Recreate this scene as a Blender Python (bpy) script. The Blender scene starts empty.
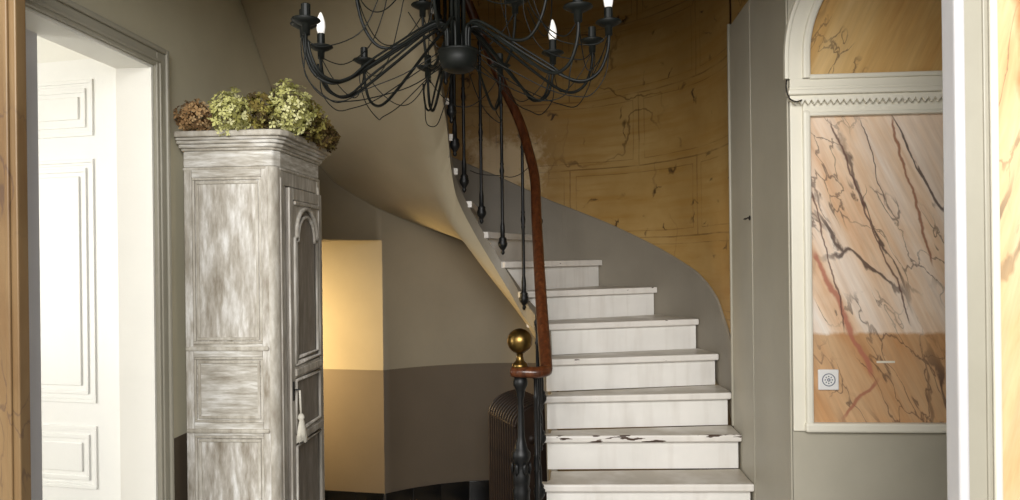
import bpy, bmesh, math, random
from mathutils import Vector, Matrix
random.seed(7)
SC = bpy.context.scene
C = SC.collection
R = math.radians

# ------------------------------------------------------------------ camera
cam = bpy.data.cameras.new('camera'); co = bpy.data.objects.new('camera', cam); C.objects.link(co)
cam.sensor_width = 36.0; cam.lens = 26.12; cam.shift_y = 0.00784; cam.clip_start = 0.05
co.matrix_world = Matrix.Translation((0, 0, 1.72)) @ Matrix.Rotation(R(4.25), 4, 'Z') @ Matrix.Rotation(R(90), 4, 'X') @ Matrix.Rotation(-0.012, 4, 'Z')
SC.camera = co
# ------------------------------------------------------------------ world, lights, exposure
w = bpy.data.worlds.new('world'); SC.world = w; w.use_nodes = True
w.node_tree.nodes['Background'].inputs[0].default_value = (0.80, 0.90, 1.0, 1)
w.node_tree.nodes['Background'].inputs[1].default_value = 0.12
SC.view_settings.view_transform = 'Standard'; SC.view_settings.look = 'None'
SC.view_settings.gamma = 1.0; SC.view_settings.exposure = 0.0; SC.view_settings.use_curve_mapping = False

def area(name, loc, target, sx, sy, power, col):
    l = bpy.data.lights.new(name, 'AREA'); l.shape = 'RECTANGLE'; l.size = sx; l.size_y = sy
    l.energy = power; l.color = col
    o = bpy.data.objects.new(name, l); C.objects.link(o); o.location = loc
    o.rotation_euler = (Vector(target) - Vector(loc)).to_track_quat('-Z', 'Y').to_euler()
    return o
# daylight from the entrance behind the photographer; unseen panel in the open, no window
area('entrance_light', (-0.1, -1.4, 2.9), (0.0, 3.2, 1.2), 2.6, 1.6, 248, (1.0, 0.985, 0.955))
# daylight from the window of the white side room, and in the passage under the stairs
area('side_room_light', (-5.1, 0.75, 1.75), (-1.6, 2.5, 1.35), 1.8, 1.7, 108, (1.0, 0.985, 0.95))
area('passage_light', (-2.62, 4.28, 1.30), (-1.7, 4.86, 1.05), 0.35, 0.8, 33, (1.0, 0.72, 0.34)).data.spread = R(96)

# ------------------------------------------------------------------ materials
def lin(c):
    f = lambda v: v/12.92 if v <= .04045 else ((v+.055)/1.055)**2.4
    return (f(c[0]/255), f(c[1]/255), f(c[2]/255), 1)
class NT:
    def __init__(s, name):
        s.m = bpy.data.materials.new(name); s.m.use_nodes = True
        s.t = s.m.node_tree; s.b = s.t.nodes['Principled BSDF']
    def n(s, typ, **kw):
        nd = s.t.nodes.new('ShaderNode'+typ)
        for k, v in kw.items():
            if k.startswith('i_'):
                key = k[2:]; key = int(key) if key.isdigit() else key.replace('_', ' ')
                s.put(nd.inputs[key], v)
            else: setattr(nd, k, v)
        return nd
    def put(s, sock, v):
        if isinstance(v, bpy.types.NodeSocket): s.t.links.new(v, sock)
        else: sock.default_value = v
    def coord(s, kind='Object', scale=(1,1,1), rot=(0,0,0), loc=(0,0,0)):
        tc = s.n('TexCoord'); mp = s.n('Mapping')
        s.t.links.new(tc.outputs[kind], mp.inputs[0])
        mp.inputs['Scale'].default_value = scale; mp.inputs['Rotation'].default_value = rot; mp.inputs['Location'].default_value = loc
        return mp.outputs[0]
    def noise(s, vec, scale=5, detail=4, rough=.5, dist=0):
        nd = s.n('TexNoise', i_Scale=scale, i_Detail=detail, i_Roughness=rough, i_Distortion=dist)
        s.put(nd.inputs['Vector'], vec); return nd.outputs['Fac']
    def ramp(s, fac, stops):
        r = s.n('ValToRGB'); s.put(r.inputs[0], fac); e = r.color_ramp.elements
        while len(e) < len(stops): e.new(.5)
        for i, (p, c) in enumerate(stops):
            e[i].position = p; e[i].color = c if len(c) == 4 else lin(c)
        return r.outputs[0]
    def mask(s, fac, a, b):           # 0 below a, 1 above b (or reversed)
        mr = s.n('MapRange', i_From_Min=a, i_From_Max=b); mr.clamp = True
        s.put(mr.inputs['Value'], fac); return mr.outputs[0]
    def math(s, op, a, b=0.0):
        m = s.n('Math', operation=op); s.put(m.inputs[0], a); s.put(m.inputs[1], b); return m.outputs[0]
    def mix(s, fac, a, b, mode='MIX'):
        m = s.n('Mix', data_type='RGBA', blend_type=mode)
        s.put(m.inputs[0], fac); s.put(m.inputs[6], a if isinstance(a, bpy.types.NodeSocket) or len(a) == 4 else lin(a))
        s.put(m.inputs[7], b if isinstance(b, bpy.types.NodeSocket) or len(b) == 4 else lin(b)); return m.outputs[2]
    def warp(s, vec, scale, amt, detail=3):
        nd = s.n('TexNoise', i_Scale=scale, i_Detail=detail); s.put(nd.inputs['Vector'], vec)
        sub = s.n('VectorMath', operation='SUBTRACT'); s.put(sub.inputs[0], nd.outputs['Color']); sub.inputs[1].default_value = (.5,.5,.5)
        sc = s.n('VectorMath', operation='SCALE'); s.put(sc.inputs[0], sub.outputs[0]); sc.inputs['Scale'].default_value = amt
        ad = s.n('VectorMath', operation='ADD'); s.put(ad.inputs[0], vec); s.put(ad.inputs[1], sc.outputs[0]); return ad.outputs[0]
    def edges(s, vec, scale):
        v = s.n('TexVoronoi', feature='DISTANCE_TO_EDGE', i_Scale=scale); s.put(v.inputs['Vector'], vec); return v.outputs['Distance']
    def bump(s, h, strength=.2, dist=.01):
        b = s.n('Bump', i_Strength=strength, i_Distance=dist); s.put(b.inputs['Height'], h); s.put(s.b.inputs['Normal'], b.outputs[0])
    def done(s, col, rough=.6, metal=0.0, spec=.4):
        s.put(s.b.inputs['Base Color'], col if isinstance(col, bpy.types.NodeSocket) or len(col) == 4 else lin(col))
        s.put(s.b.inputs['Roughness'], rough); s.b.inputs['Metallic'].default_value = metal
        s.b.inputs['Specular IOR Level'].default_value = spec
        return s.m

def plaster(name, c1, c2, rough=.65, sc=2.2):
    k = NT(name); v = k.coord()
    n = k.noise(v, sc, 5, .6); f = k.noise(v, 60, 3, .6)
    k.bump(f, .12, .004)
    return k.done(k.mix(k.mask(n, .3, .7), c1, c2), rough)
M = {}
M['wall'] = plaster('wall_paint_beige', (200,193,168), (211,204,180))
M['wall_grey'] = plaster('wall_paint_grey', (171,165,149), (183,177,161), .5)
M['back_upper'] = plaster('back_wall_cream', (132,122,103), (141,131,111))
M['dado'] = plaster('dado_taupe', (87,76,62), (94,82,67))
M['soffit'] = plaster('soffit_cream', (176,163,137), (187,174,147))
M['skirt'] = plaster('stair_skirt_grey', (131,123,110), (141,133,119), .5)
M['white_room'] = plaster('white_paint', (236,234,226), (242,240,232), .5)
M['door_white'] = plaster('door_gloss_white', (240,240,236), (245,245,241), .35)
M['trim_grey'] = plaster('trim_greige', (160,155,140), (172,167,152), .4)
M['jamb_white'] = plaster('jamb_white_gloss', (208,206,208), (218,216,217), .22)
M['frame_cream'] = plaster('frame_cream', (224,219,203), (233,228,214), .42)
M['lav'] = plaster('leaf_grey_white', (216,216,224), (224,224,232), .4)
M['ceil'] = plaster('ceiling_white', (205,198,184), (212,206,192))
M['paving'] = plaster('pale_stone', (150,145,135), (170,165,155), .8)

def floor_mat():
    k = NT('floor_tiles'); v = k.coord(scale=(1,1,1))
    ch = k.n('TexChecker', i_Scale=3.3); k.put(ch.inputs[0], v)
    ch.inputs[1].default_value = lin((40,38,36)); ch.inputs[2].default_value = lin((150,145,135))
    return k.done(ch.outputs[0], .3)
M['floor'] = floor_mat()

def marble_panel(name, cols, lower=None, angle=28, red=None, vein=(70,52,50), vein_amt=1.0, seed=0, flip=1):
    """faux marble painted on plaster: slanting brush streaks, a net of dark cracks, one broad red seam"""
    k = NT(name)
    v = k.coord(loc=(seed, 0, seed*.7), rot=(0, R(angle*flip), 0))
    st = k.n('Mapping'); k.put(st.inputs[0], v); st.inputs['Scale'].default_value = (7, 7, .9)
    n1 = k.noise(k.warp(st.outputs[0], 1.2, .7), 1.0, 6, .62)
    base = k.ramp(n1, [(.28, cols[0]), (.43, cols[1]), (.56, cols[2]), (.72, cols[3])])
    n2 = k.noise(v, 2.1, 4, .6)
    base = k.mix(k.mask(n2, .46, .66), base, k.mix(.55, base, cols[1]))
    fine = k.n('Mapping'); k.put(fine.inputs[0], v); fine.inputs['Scale'].default_value = (60, 60, 4)
    nf = k.noise(fine.outputs[0], 1.0, 3, .6)
    base = k.mix(k.mask(nf, .35, .75), base, k.mix(.22, base, (120,80,45)))
    if lower:
        z0, tint = lower
        tc = k.n('TexCoord'); sx = k.n('SeparateXYZ'); k.put(sx.inputs[0], tc.outputs['Object'])
        zz = k.math('ADD', sx.outputs[2], k.math('MULTIPLY', k.noise(tc.outputs['Object'], 22, 3, .7), .03))
        base = k.mix(k.mask(zz, z0+.022, z0+.008), base, k.mix(.78, base, tint, 'MULTIPLY'))
    vs = k.n('Mapping'); k.put(vs.inputs[0], v); vs.inputs['Scale'].default_value = (4.2, 4.2, 1.5)
    wv = k.warp(k.warp(vs.outputs[0], 1.1, .9, 2), 5, .22, 4)
    e1 = k.edges(wv, 1.0); m1 = k.mask(k.noise(v, 1.9, 2), .47, .60)
    width = k.math('MULTIPLY', k.noise(v, 12, 4), .045)
    crack = k.math('MULTIPLY', k.mask(k.math('SUBTRACT', e1, width), .004, -.012), m1)
    wv2 = k.warp(k.warp(vs.outputs[0], 2.4, .7, 2), 9, .16, 4)
    e2 = k.edges(wv2, 2.6); m2 = k.mask(k.noise(v, 2.6, 2), .5, .58)
    crack2 = k.math('MULTIPLY', k.mask(e2, .035, .008), k.math('MULTIPLY', m2, .75))
    cr = k.math('MULTIPLY', k.math('MAXIMUM', crack, crack2), .85*vein_amt)
    base = k.mix(cr, base, vein)
    for (px, pz, qx, qz, wd, colr) in (red or []):
        tc = k.n('TexCoord'); wp = k.warp(tc.outputs['Object'], 7, .07, 4)
        sx = k.n('SeparateXYZ'); k.put(sx.inputs[0], wp)
        L = math.hypot(qx-px, qz-pz); dx, dz = (qx-px)/L, (qz-pz)/L
        a = k.math('ADD', k.math('MULTIPLY', sx.outputs[0], dz), k.math('MULTIPLY', sx.outputs[2], -dx))
        d = k.math('ABSOLUTE', k.math('SUBTRACT', a, px*dz-pz*dx))
        t = k.math('SUBTRACT', k.math('ADD', k.math('MULTIPLY', sx.outputs[0], dx), k.math('MULTIPLY', sx.outputs[2], dz)), px*dx+pz*dz)
        on = k.math('MULTIPLY', k.mask(t, 0, .04), k.mask(t, L, L-.04))
        base = k.mix(k.math('MULTIPLY', k.math('MULTIPLY', k.mask(d, wd, wd*.4), on), .85), base, colr)
    return k.done(base, .42, 0, .35)

def ochre_wall():
    """ochre wall painted with large ashlar outlines and small dark marble blots (UV in metres)"""
    k = NT('ochre_faux_marble'); v = k.coord('UV')
    n = k.noise(v, 1.3, 6, .62); 
    base = k.ramp(n, [(.25, (148,113,60)), (.5, (170,136,80)), (.75, (188,157,102))])
    stv = k.n('Mapping'); k.put(stv.inputs[0], v); stv.inputs['Scale'].default_value = (1.6, 16, 1)
    base = k.mix(k.mask(k.noise(stv.outputs[0], 1.0, 4, .6), .45, .75), base, (160,120,58))
    wv = k.warp(v, 3.0, .022, 3)
    def line(ms, row, brick, off):
        b = k.n('TexBrick', offset=off); k.put(b.inputs['Vector'], wv)
        b.inputs['Scale'].default_value = 1.0; b.inputs['Mortar Size'].default_value = ms; b.inputs['Mortar Smooth'].default_value = .0
        b.inputs['Brick Width'].default_value = brick; b.inputs['Row Height'].default_value = row
        return b.outputs['Fac']
    l0 = line(.0045, .46, 1.02, .5)
    ring = k.math('SUBTRACT', line(.047, .46, 1.02, .5), line(.041, .46, 1.02, .5))
    ln = k.math('MAXIMUM', l0, k.math('MULTIPLY', ring, .75))
    ln = k.math('MULTIPLY', ln, k.mask(k.noise(v, 5.5, 4), .33, .58))
    base = k.mix(k.math('MULTIPLY', ln, .55), base, (84,52,22))
    e = k.edges(k.warp(k.warp(v, 3.5, .3), 12, .10, 4), 5.0)
    spot = k.mask(k.noise(v, 6.5, 2, .4), .60, .68)
    wd = k.math('MULTIPLY', k.noise(v, 18, 3), .08)
    cr = k.math('MULTIPLY', k.mask(k.math('SUBTRACT', e, wd), .012, -.03), spot)
    base = k.mix(k.math('MULTIPLY', cr, .9), base, (52,30,20))
    # fine long cracks and the flaked pale patch low on the wall beside the balusters
    e2 = k.edges(k.warp(v, 1.7, .8, 5), 1.0)
    cr2 = k.math('MULTIPLY', k.mask(e2, .010, .003), k.mask(k.noise(v, 1.2, 2), .5, .6))
    base = k.mix(k.math('MULTIPLY', cr2, .6), base, (70,42,22))
    sx = k.n('SeparateXYZ'); k.put(sx.inputs[0], v)
    pu = k.math('MULTIPLY', k.math('ABSOLUTE', k.math('SUBTRACT', sx.outputs[0], 1.98)), 1.9)
    pv = k.math('MULTIPLY', k.math('ABSOLUTE', k.math('SUBTRACT', sx.outputs[1], 2.36)), 2.6)
    dist = k.math('ADD', k.math('MAXIMUM', pu, pv), k.math('MULTIPLY', k.noise(v, 14, 5, .7), .9))
    base = k.mix(k.math('MULTIPLY', k.mask(dist, 1.0, .72), .8), base, (214,190,150))
    k.bump(k.noise(v, 25, 4), .12, .006)
    return k.done(base, .5, 0, .35)
M['ochre'] = ochre_wall()

def paint_white(name, chips, top=(226,222,214), under=(70,52,42), worn_top=None):
    k = NT(name); v = k.coord()
    n = k.noise(v, 3.5, 4, .6)
    base = k.mix(k.mask(n, .35, .7), top, tuple(int(a*.95) for a in top))
    st = k.n('Mapping'); k.put(st.inputs[0], v); st.inputs['Scale'].default_value = (16, 30, 2)
    base = k.mix(k.math('MULTIPLY', k.mask(k.noise(st.outputs[0], 1, 3), .5, .75), .35), base, (196,188,178))
    c = k.n('Mapping'); k.put(c.inputs[0], v); c.inputs['Scale'].default_value = (9, 24, 46)
    g = k.n('NewGeometry'); gs = k.n('SeparateXYZ'); k.put(gs.inputs[0], g.outputs['Normal'])
    if worn_top: base = k.mix(k.math('MULTIPLY', k.mask(gs.outputs[2], .8, .97), k.mask(k.noise(v, 5, 4), .2, .6)), base, worn_top)
    cm = k.math('MULTIPLY', k.mask(k.noise(c.outputs[0], 1.0, 3, .55), chips, chips+.025), k.mask(gs.outputs[1], -.05, -.3))
    base = k.mix(cm, base, under)
    return k.done(base, .38)
M['tread'] = paint_white('tread_paint', .70, (232,227,220), worn_top=(176,166,150))
M['tread_worn'] = paint_white('tread_paint_chipped', .56, (232,227,220), worn_top=(176,166,150))
M['riser'] = paint_white('riser_paint', .80, (236,233,228))

def limewash(name, scale, dark, mid, light, lo=.3, hi=.72):
    k = NT(name); v = k.coord()
    st = k.n('Mapping'); k.put(st.inputs[0], v); st.inputs['Scale'].default_value = scale
    n = k.noise(k.warp(st.outputs[0], .8, .5), 1.0, 5, .65)
    st2 = k.n('Mapping'); k.put(st2.inputs[0], v); st2.inputs['Scale'].default_value = tuple(a*3.1 for a in scale)
    n2 = k.noise(st2.outputs[0], 1.0, 4, .6)
    f = k.math('ADD', k.math('MULTIPLY', n, .65), k.math('MULTIPLY', n2, .35))
    base = k.ramp(f, [(lo, dark), ((lo+hi)/2, mid), (hi, light)])
    big = k.noise(v, 3.0, 2)
    base = k.mix(k.math('MULTIPLY', k.mask(big, .45, .7), .35), base, dark)
    k.bump(n2, .25, .003)
    return k.done(base, .5)
D_, M_, L_ = (126,114,96), (186,179,166), (240,238,232)
M['lime_v'] = limewash('limewash_vertical', (20, 20, 4.5), (136,126,110), (190,184,174), (242,241,238), .33, .66)
M['lime_h'] = limewash('limewash_horizontal', (5, 5, 36), (136,126,110), (192,187,177), (242,241,238), .33, .66)
M['lime_y'] = limewash('limewash_light', (16, 16, 5), (140,130,115), (190,184,172), (232,229,222))
M['lime_dark'] = limewash('limewash_grey_panel', (30, 30, 5), (108,101,92), (132,125,116), (164,158,150))
M['lime_front'] = limewash('limewash_front', (26, 26, 4), (130,122,110), (180,174,164), (226,223,217))

def simple(name, c, rough=.5, metal=0, spec=.4, var=.12, sc=20):
    k = NT(name); v = k.coord(); n = k.noise(v, sc, 4)
    return k.done(k.mix(k.mask(n, .3, .7), c, tuple(a*(1-var) for a in c)), rough, metal, spec)
M['iron'] = simple('black_cast_iron', (18,19,20), .45, 0, .4, .3)
M['chand'] = simple('dark_green_black_iron', (15,18,15), .5, 0, .25, .3)
M['brass'] = simple('brass', (142,114,64), .33, 1.0, .5, .18, 12)
_b = NT('milk_glass_lit'); _b.b.inputs['Emission Color'].default_value = (1,.95,.88,1); _b.b.inputs['Emission Strength'].default_value = .25
M['bulb'] = _b.done((238,235,230), .25)
M['rad'] = simple('rusty_brown_iron', (48,34,26), .5, .2, .4, .35, 14)
M['black_tile'] = simple('black_glazed_tile', (16,17,19), .18, 0, .5, .2)
M['grout'] = simple('grey_grout', (96,92,86), .8)
M['plastic'] = simple('white_plastic', (232,230,228), .3, 0, .5, .02)
M['ink'] = simple('grey_blue_line', (96,104,124), .5)
M['cord_white'] = simple('cream_cotton', (226,220,206), .9)
M['cable'] = simple('dark_cable', (34,28,24), .6)
M['stem'] = simple('dry_stem', (92,74,46), .8)
M['scrape'] = simple('bare_plaster', (236,228,210), .9)
def wood():
    k = NT('handrail_wood'); v = k.coord(scale=(60, 60, 6))
    n = k.noise(v, 1, 4, .6)
    return k.done(k.ramp(n, [(.3, (54,27,14)), (.55, (86,46,24)), (.8, (112,68,38))]), .28, 0, .5)
M['wood'] = wood()
def petals(name, cols):
    k = NT(name); g = k.n('NewGeometry')
    base = k.ramp(g.outputs['Random Per Island'], [(0, cols[0]), (.35, cols[1]), (.7, cols[2]), (1, cols[3])])
    k.b.inputs['Subsurface Weight'].default_value = 0
    return k.done(base, .8, 0, .2)
M['pet_brown'] = petals('petals_dry_brown', [(112,84,56), (152,118,80), (178,146,104), (200,172,130)])
M['pet_green'] = petals('petals_lime', [(118,114,58), (176,174,104), (206,204,140), (222,218,168)])
M['pet_dark'] = petals('petals_olive', [(70,58,36), (112,96,50), (152,142,70), (186,176,110)])
M['pet_rust'] = petals('petals_rust_olive', [(72,56,36), (104,84,50), (128,108,60), (150,138,84)])

# ------------------------------------------------------------------ mesh helpers
def obj(name, bm, mat, parent=None, smooth=False, bevel=0, seg=2):
    me = bpy.data.meshes.new(name)
    bmesh.ops.recalc_face_normals(bm, faces=bm.faces[:])
    bm.to_mesh(me); bm.free()
    mats = mat if isinstance(mat, (list, tuple)) else [mat]
    for m in mats: me.materials.append(M[m] if isinstance(m, str) else m)
    if smooth:
        for p in me.polygons: p.use_smooth = True
    o = bpy.data.objects.new(name, me); C.objects.link(o)
    if parent: o.parent = parent
    if bevel:
        md = o.modifiers.new('bevel', 'BEVEL'); md.width = bevel; md.segments = seg; md.limit_method = 'ANGLE'; md.angle_limit = R(35)
    return o
def tag(o, label=None, cat=None, group=None, kind=None):
    if label: o['label'] = label
    if cat: o['category'] = cat
    if group: o['group'] = group
    if kind: o['kind'] = kind
    return o
def thing(name, label, cat, loc=(0,0,0), rz=0, group=None):
    o = bpy.data.objects.new(name, None); C.objects.link(o); o.location = loc; o.rotation_euler = (0,0,rz)
    o.empty_display_size = .05
    return tag(o, label, cat, group)
def struct(name, bm, mat, label, cat='wall', **k):
    return tag(obj(name, bm, mat, **k), label, cat, kind='structure')
def box(bm, x0, x1, y0, y1, z0, z1, mi=0):
    v = [bm.verts.new(p) for p in ((x0,y0,z0),(x1,y0,z0),(x1,y1,z0),(x0,y1,z0),(x0,y0,z1),(x1,y0,z1),(x1,y1,z1),(x0,y1,z1))]
    for f in ((0,3,2,1),(4,5,6,7),(0,1,5,4),(1,2,6,5),(2,3,7,6),(3,0,4,7)):
        fa = bm.faces.new([v[i] for i in f]); fa.material_index = mi
    return bm
def B(*a): return box(bmesh.new(), *a)
def prism(bm, pts, z0, z1, mi=0):
    n = len(pts)
    lo = [bm.verts.new((p[0], p[1], z0)) for p in pts]; hi = [bm.verts.new((p[0], p[1], z1)) for p in pts]
    bm.faces.new(lo[::-1]).material_index = mi; bm.faces.new(hi).material_index = mi
    for i in range(n): bm.faces.new((lo[i], lo[(i+1)%n], hi[(i+1)%n], hi[i])).material_index = mi
    return bm
def lathe(bm, prof, n=14, loc=(0,0,0), mi=0):
    """prof: list of (r, z) from bottom to top"""
    rings = []
    for r, z in prof:
        if r < 1e-5: rings.append([bm.verts.new((loc[0], loc[1], loc[2]+z))])
        else: rings.append([bm.verts.new((loc[0]+r*math.cos(2*math.pi*i/n), loc[1]+r*math.sin(2*math.pi*i/n), loc[2]+z)) for i in range(n)])
    for a, b in zip(rings, rings[1:]):
        for i in range(n):
            j = (i+1) % n
            if len(a) == 1 and len(b) == 1: continue
            if len(a) == 1: f = bm.faces.new((a[0], b[j], b[i]))
            elif len(b) == 1: f = bm.faces.new((a[i], a[j], b[0]))
            else: f = bm.faces.new((a[i], a[j], b[j], b[i]))
            f.material_index = mi
    for r in (rings[0], rings[-1]):
        if len(r) > 1:
            try: bm.faces.new(r)
            except ValueError: pass
    return bm
def tube(bm, pts, rad, n=6, flat=1.0, cap=True, mi=0):
    pts = [Vector(p) for p in pts]; rings = []
    up = Vector((0,0,1)); prev = None
    for i, p in enumerate(pts):
        t = (pts[min(i+1, len(pts)-1)] - pts[max(i-1, 0)]).normalized()
        if prev is None:
            a = up.cross(t)
            if a.length < 1e-3: a = Vector((1,0,0))
        else: a = prev - t*prev.dot(t)
        a.normalize(); prev = a; b = t.cross(a)
        r = rad[i] if isinstance(rad, (list, tuple)) else rad
        rings.append([bm.verts.new(p + a*(r*math.cos(2*math.pi*k/n)) + b*(r*flat*math.sin(2*math.pi*k/n))) for k in range(n)])
    for u, v in zip(rings, rings[1:]):
        for i in range(n): bm.faces.new((u[i], u[(i+1)%n], v[(i+1)%n], v[i])).material_index = mi
    if cap: bm.faces.new(rings[0]); bm.faces.new(rings[-1])
    return bm
def smooth_path(P, n=8):
    P = [Vector(p) for p in P]; out = []
    for i in range(len(P)-1):
        p0 = P[max(i-1,0)]; p1 = P[i]; p2 = P[i+1]; p3 = P[min(i+2, len(P)-1)]
        for j in range(n):
            t = j/n
            out.append(.5*((2*p1)+(p2-p0)*t+(2*p0-5*p1+4*p2-p3)*t*t+(3*p1-p0-3*p2+p3)*t**3))
    out.append(P[-1]); return out
def interp(tab, x):
    if x <= tab[0][0]: 
        (a, b), (c, d) = tab[0], tab[1]
    elif x >= tab[-1][0]:
        (a, b), (c, d) = tab[-2], tab[-1]
    else:
        for (a, b), (c, d) in zip(tab, tab[1:]):
            if a <= x <= c: break
    return b + (d-b)*(x-a)/(c-a)
def quadgrid(bm, rows, mi=0, uv=None):
    V = [[bm.verts.new(p) for p in r] for r in rows]
    lay = bm.loops.layers.uv.verify() if uv else None
    for i in range(len(V)-1):
        for j in range(len(V[0])-1):
            f = bm.faces.new((V[i][j], V[i][j+1], V[i+1][j+1], V[i+1][j])); f.material_index = mi
            if uv:
                for l, (a, b) in zip(f.loops, ((i,j),(i,j+1),(i+1,j+1),(i+1,j))): l[lay].uv = uv[a][b]
    return bm

# ------------------------------------------------------------------ the stairwell plan
CX, CY = -.352, 3.87
XL, XR, YN, YF = -1.56, .856, 2.885, 1.75       # left wall, right wall, niche wall, front partition
HC = 3.57                                         # hall ceiling
def plan(val, rx, ry):
    """U-shaped line: val<0 straight right side (cm before the apse), 0..180 half ellipse, >180 straight left side"""
    if val <= 0: return (CX+rx, CY+val/100)
    if val >= 180: return (CX-rx, CY-(val-180)/100)
    a = R(val); return (CX+rx*math.cos(a), CY+ry*math.sin(a))
IN = [(-3,-114),(-2,-92),(-1,-70),(0,-48),(1,-26),(2,-14),(3,-2),(4,24),(5,64),(6,87),(7,110),(8,134),(9,161),(10,177),(11,188),(12,207),(13,228),(14,250),(15,272),(16,294),(17,316),(18,338)]
OUT = [(-3,-110),(-2,-88),(-1,-66),(0,-44),(1,-21),(2,-2),(3,9.5),(4,21),(5,39.6),(6,60),(7,81),(8,100),(9,119),(10,136),(11,151),(12,165),(13,177),(14,195),(15,218),(16,242),(17,267),(18,292)]
def pin(k, off=0.0): return plan(interp(IN, k), .25+off, .33+off)
def lpt(k, off):
    a, b = Vector(pin(k)), Vector(pout(k)); return a+(b-a).normalized()*off
def pout(k, off=0.0): return plan(interp(OUT, k), 1.208-off, 1.2-off)
def zt(k): return .68+.17*k
SOUT = [(-4,-.24),(7,-.23),(8,-.24),(9,-.275),(10,-.32),(11,-.35),(12,-.31),(13,-.275),(14,-.29),(15,-.24),(18,-.24)]
def zsof(k): return zt(k)+interp(SOUT, k)
def k_of_out(val):
    inv = [(b, a) for a, b in OUT]; return interp(inv, val)
SK = [(-120,.30),(-44,.99),(-21,1.13),(1.4,1.282),(7.1,1.386),(11.7,1.488),(17,1.561),(22.6,1.626),(30.8,1.696),(50.4,1.871),(58.9,1.949),(78,2.112),(85,2.185),(95.4,2.29),(102.6,2.35),(119,2.50),(136,2.68),(151,2.85),(165,3.02),(177,3.19),(195,3.36),(218,3.53),(260,3.8)]

# ------------------------------------------------------------------ setting
struct('floor', B(-2.9, 2.4, YF-.06, 5.3, -.1, 0), 'floor', 'dark and pale tiled hall floor', 'floor')
struct('floor_bounce', B(-6, 6, -6, YF-.06, -.16, -.02), 'paving', 'unseen pale paving outside the entrance, added to bounce light', 'floor')  # unseen slab, added to bounce light up into the hall

# left wall with door opening
DY0, DY1, DZ = 1.96, 2.714, 2.472
bm = bmesh.new()
box(bm, XL-.14, XL, YF-.03, DY0, 0, 5.2); box(bm, XL-.14, XL, DY1, CY, 0, 5.2); box(bm, XL-.14, XL, DY0, DY1, DZ, 5.2)
wl = struct('wall_left', bm, 'wall', 'greenish beige painted wall beside the white door')
obj('dado_band', B(XL, XL+.003, DY1+.075, CY-.02, 0, 1.018), 'dado', wl)
# casing of the door in three profiled lengths
cs = tag(obj('trim_1', B(XL, XL+.018, DY1, DY1+.072, 0, DZ+.072), 'trim_grey', bevel=.004), 'grey moulded casing around the white side door', 'trim', kind='structure')
obj('bead', B(XL+.018, XL+.030, DY1+.052, DY1+.072, 0, DZ+.072), 'trim_grey', cs, bevel=.005)
obj('bead', B(XL+.018, XL+.025, DY1+.012, DY1+.024, 0, DZ+.012), 'trim_grey', cs, bevel=.003)
obj('head_casing', B(XL, XL+.018, DY0-.072, DY1, DZ, DZ+.072), 'trim_grey', cs, bevel=.004)
obj('bead', B(XL+.018, XL+.030, DY0-.072, DY1+.052, DZ+.052, DZ+.072), 'trim_grey', cs, bevel=.005)
obj('bead', B(XL+.018, XL+.025, DY0-.072, DY1+.012, DZ+.012, DZ+.024), 'trim_grey', cs, bevel=.003)
obj('near_casing', B(XL, XL+.018, DY0-.072, DY0, 0, DZ), 'trim_grey', cs, bevel=.004)
lin_ = struct('trim_2', B(XL-.139, XL+.001, DY1-.012, DY1, 0, DZ), 'white_room', 'white painted lining of the side doorway', 'trim')
obj('head_lining', B(XL-.139, XL+.001, DY0, DY1-.012, DZ-.012, DZ), 'white_room', lin_)
# narrow fixed leaf and the open leaf
fl = struct('door_2', B(XL-.16, XL-.125, DY0, 2.262, 0.005, DZ-.012), 'lav', 'narrow closed leaf of the white side door', 'door')
hx, hy = XL-.148, 2.732
leaf = struct('door_1', B(-.84, 0, 0, .04, .01, 2.515), 'door_white', 'white panelled door leaf standing open into the side room', 'door')
leaf.location = (hx, hy, 0); leaf.rotation_euler = (0, 0, R(-9))
for (z0, z1) in ((2.215,2.435),(1.175,2.125),(.84,1.085),(.2,.76)):
    bm = bmesh.new()
    for (a, b, hh) in ((0, .014, .006), (.014, .024, .003), (.034, .050, .006)):
        x0, x1 = -.72+a, -.115-a
        box(bm, x0, x1, -hh, .0, z1-b, z1-a); box(bm, x0, x1, -hh, .0, z0+a, z0+b)
        box(bm, x0, -.72+b, -hh, .0, z0+b, z1-b); box(bm, -.115-b, x1, -hh, .0, z0+b, z1-b)
    obj('panel_moulding', bm, 'door_white', leaf, bevel=.003)
    obj('panel', B(-.72+.066, -.115-.066, -.006, .0, z0+.066, z1-.066), 'door_white', leaf, bevel=.003)
for z in (.3, 1.28, 2.1):
    obj('hinge', lathe(bmesh.new(), [(.006,-.05),(.006,.05)], 8, (.004,-.006,z)), 'brass', leaf, smooth=True)
# white side room
bm = bmesh.new()
box(bm, -5.3, -5.2, 1.8, 3.6, 0, 2.9); box(bm, -5.3, -5.2, -.2, 1.8, 0, .8); box(bm, -5.3, -5.2, -.2, 1.8, 2.7, 2.9); box(bm, -5.3, XL-.14, 3.5, 3.6, 0, 2.9)
box(bm, -5.3, XL-.14, -.3, -.2, 0, 2.9)
box(bm, XL-.14, XL-.10, -.3, YF, 0, 2.9)
sw = struct('window_2', B(-5.28, -5.23, -.2, -.14, .8, 2.7), 'door_white', 'tall white window of the side room', 'window')
for a in ((1.74,1.8,.8,2.7),(-.14,1.74,.8,.86),(-.14,1.74,2.64,2.7),(.78,.82,.86,2.64)): obj('window_frame', B(-5.28, -5.23, *a), 'door_white', sw)
sr = struct('wall_side_room', bm, 'white_room', 'white walls of the bright side room')
struct('floor_side_room', B(-5.3, XL-.14, -.3, 3.6, -.1, 0), 'paving', 'pale floor of the side room', 'floor')
cr = struct('ceiling_side_room', B(-5.3, XL-.14, -.3, 3.6, 2.93, 3.0), 'white_room', 'boarded white ceiling of the side room', 'ceiling')
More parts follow.
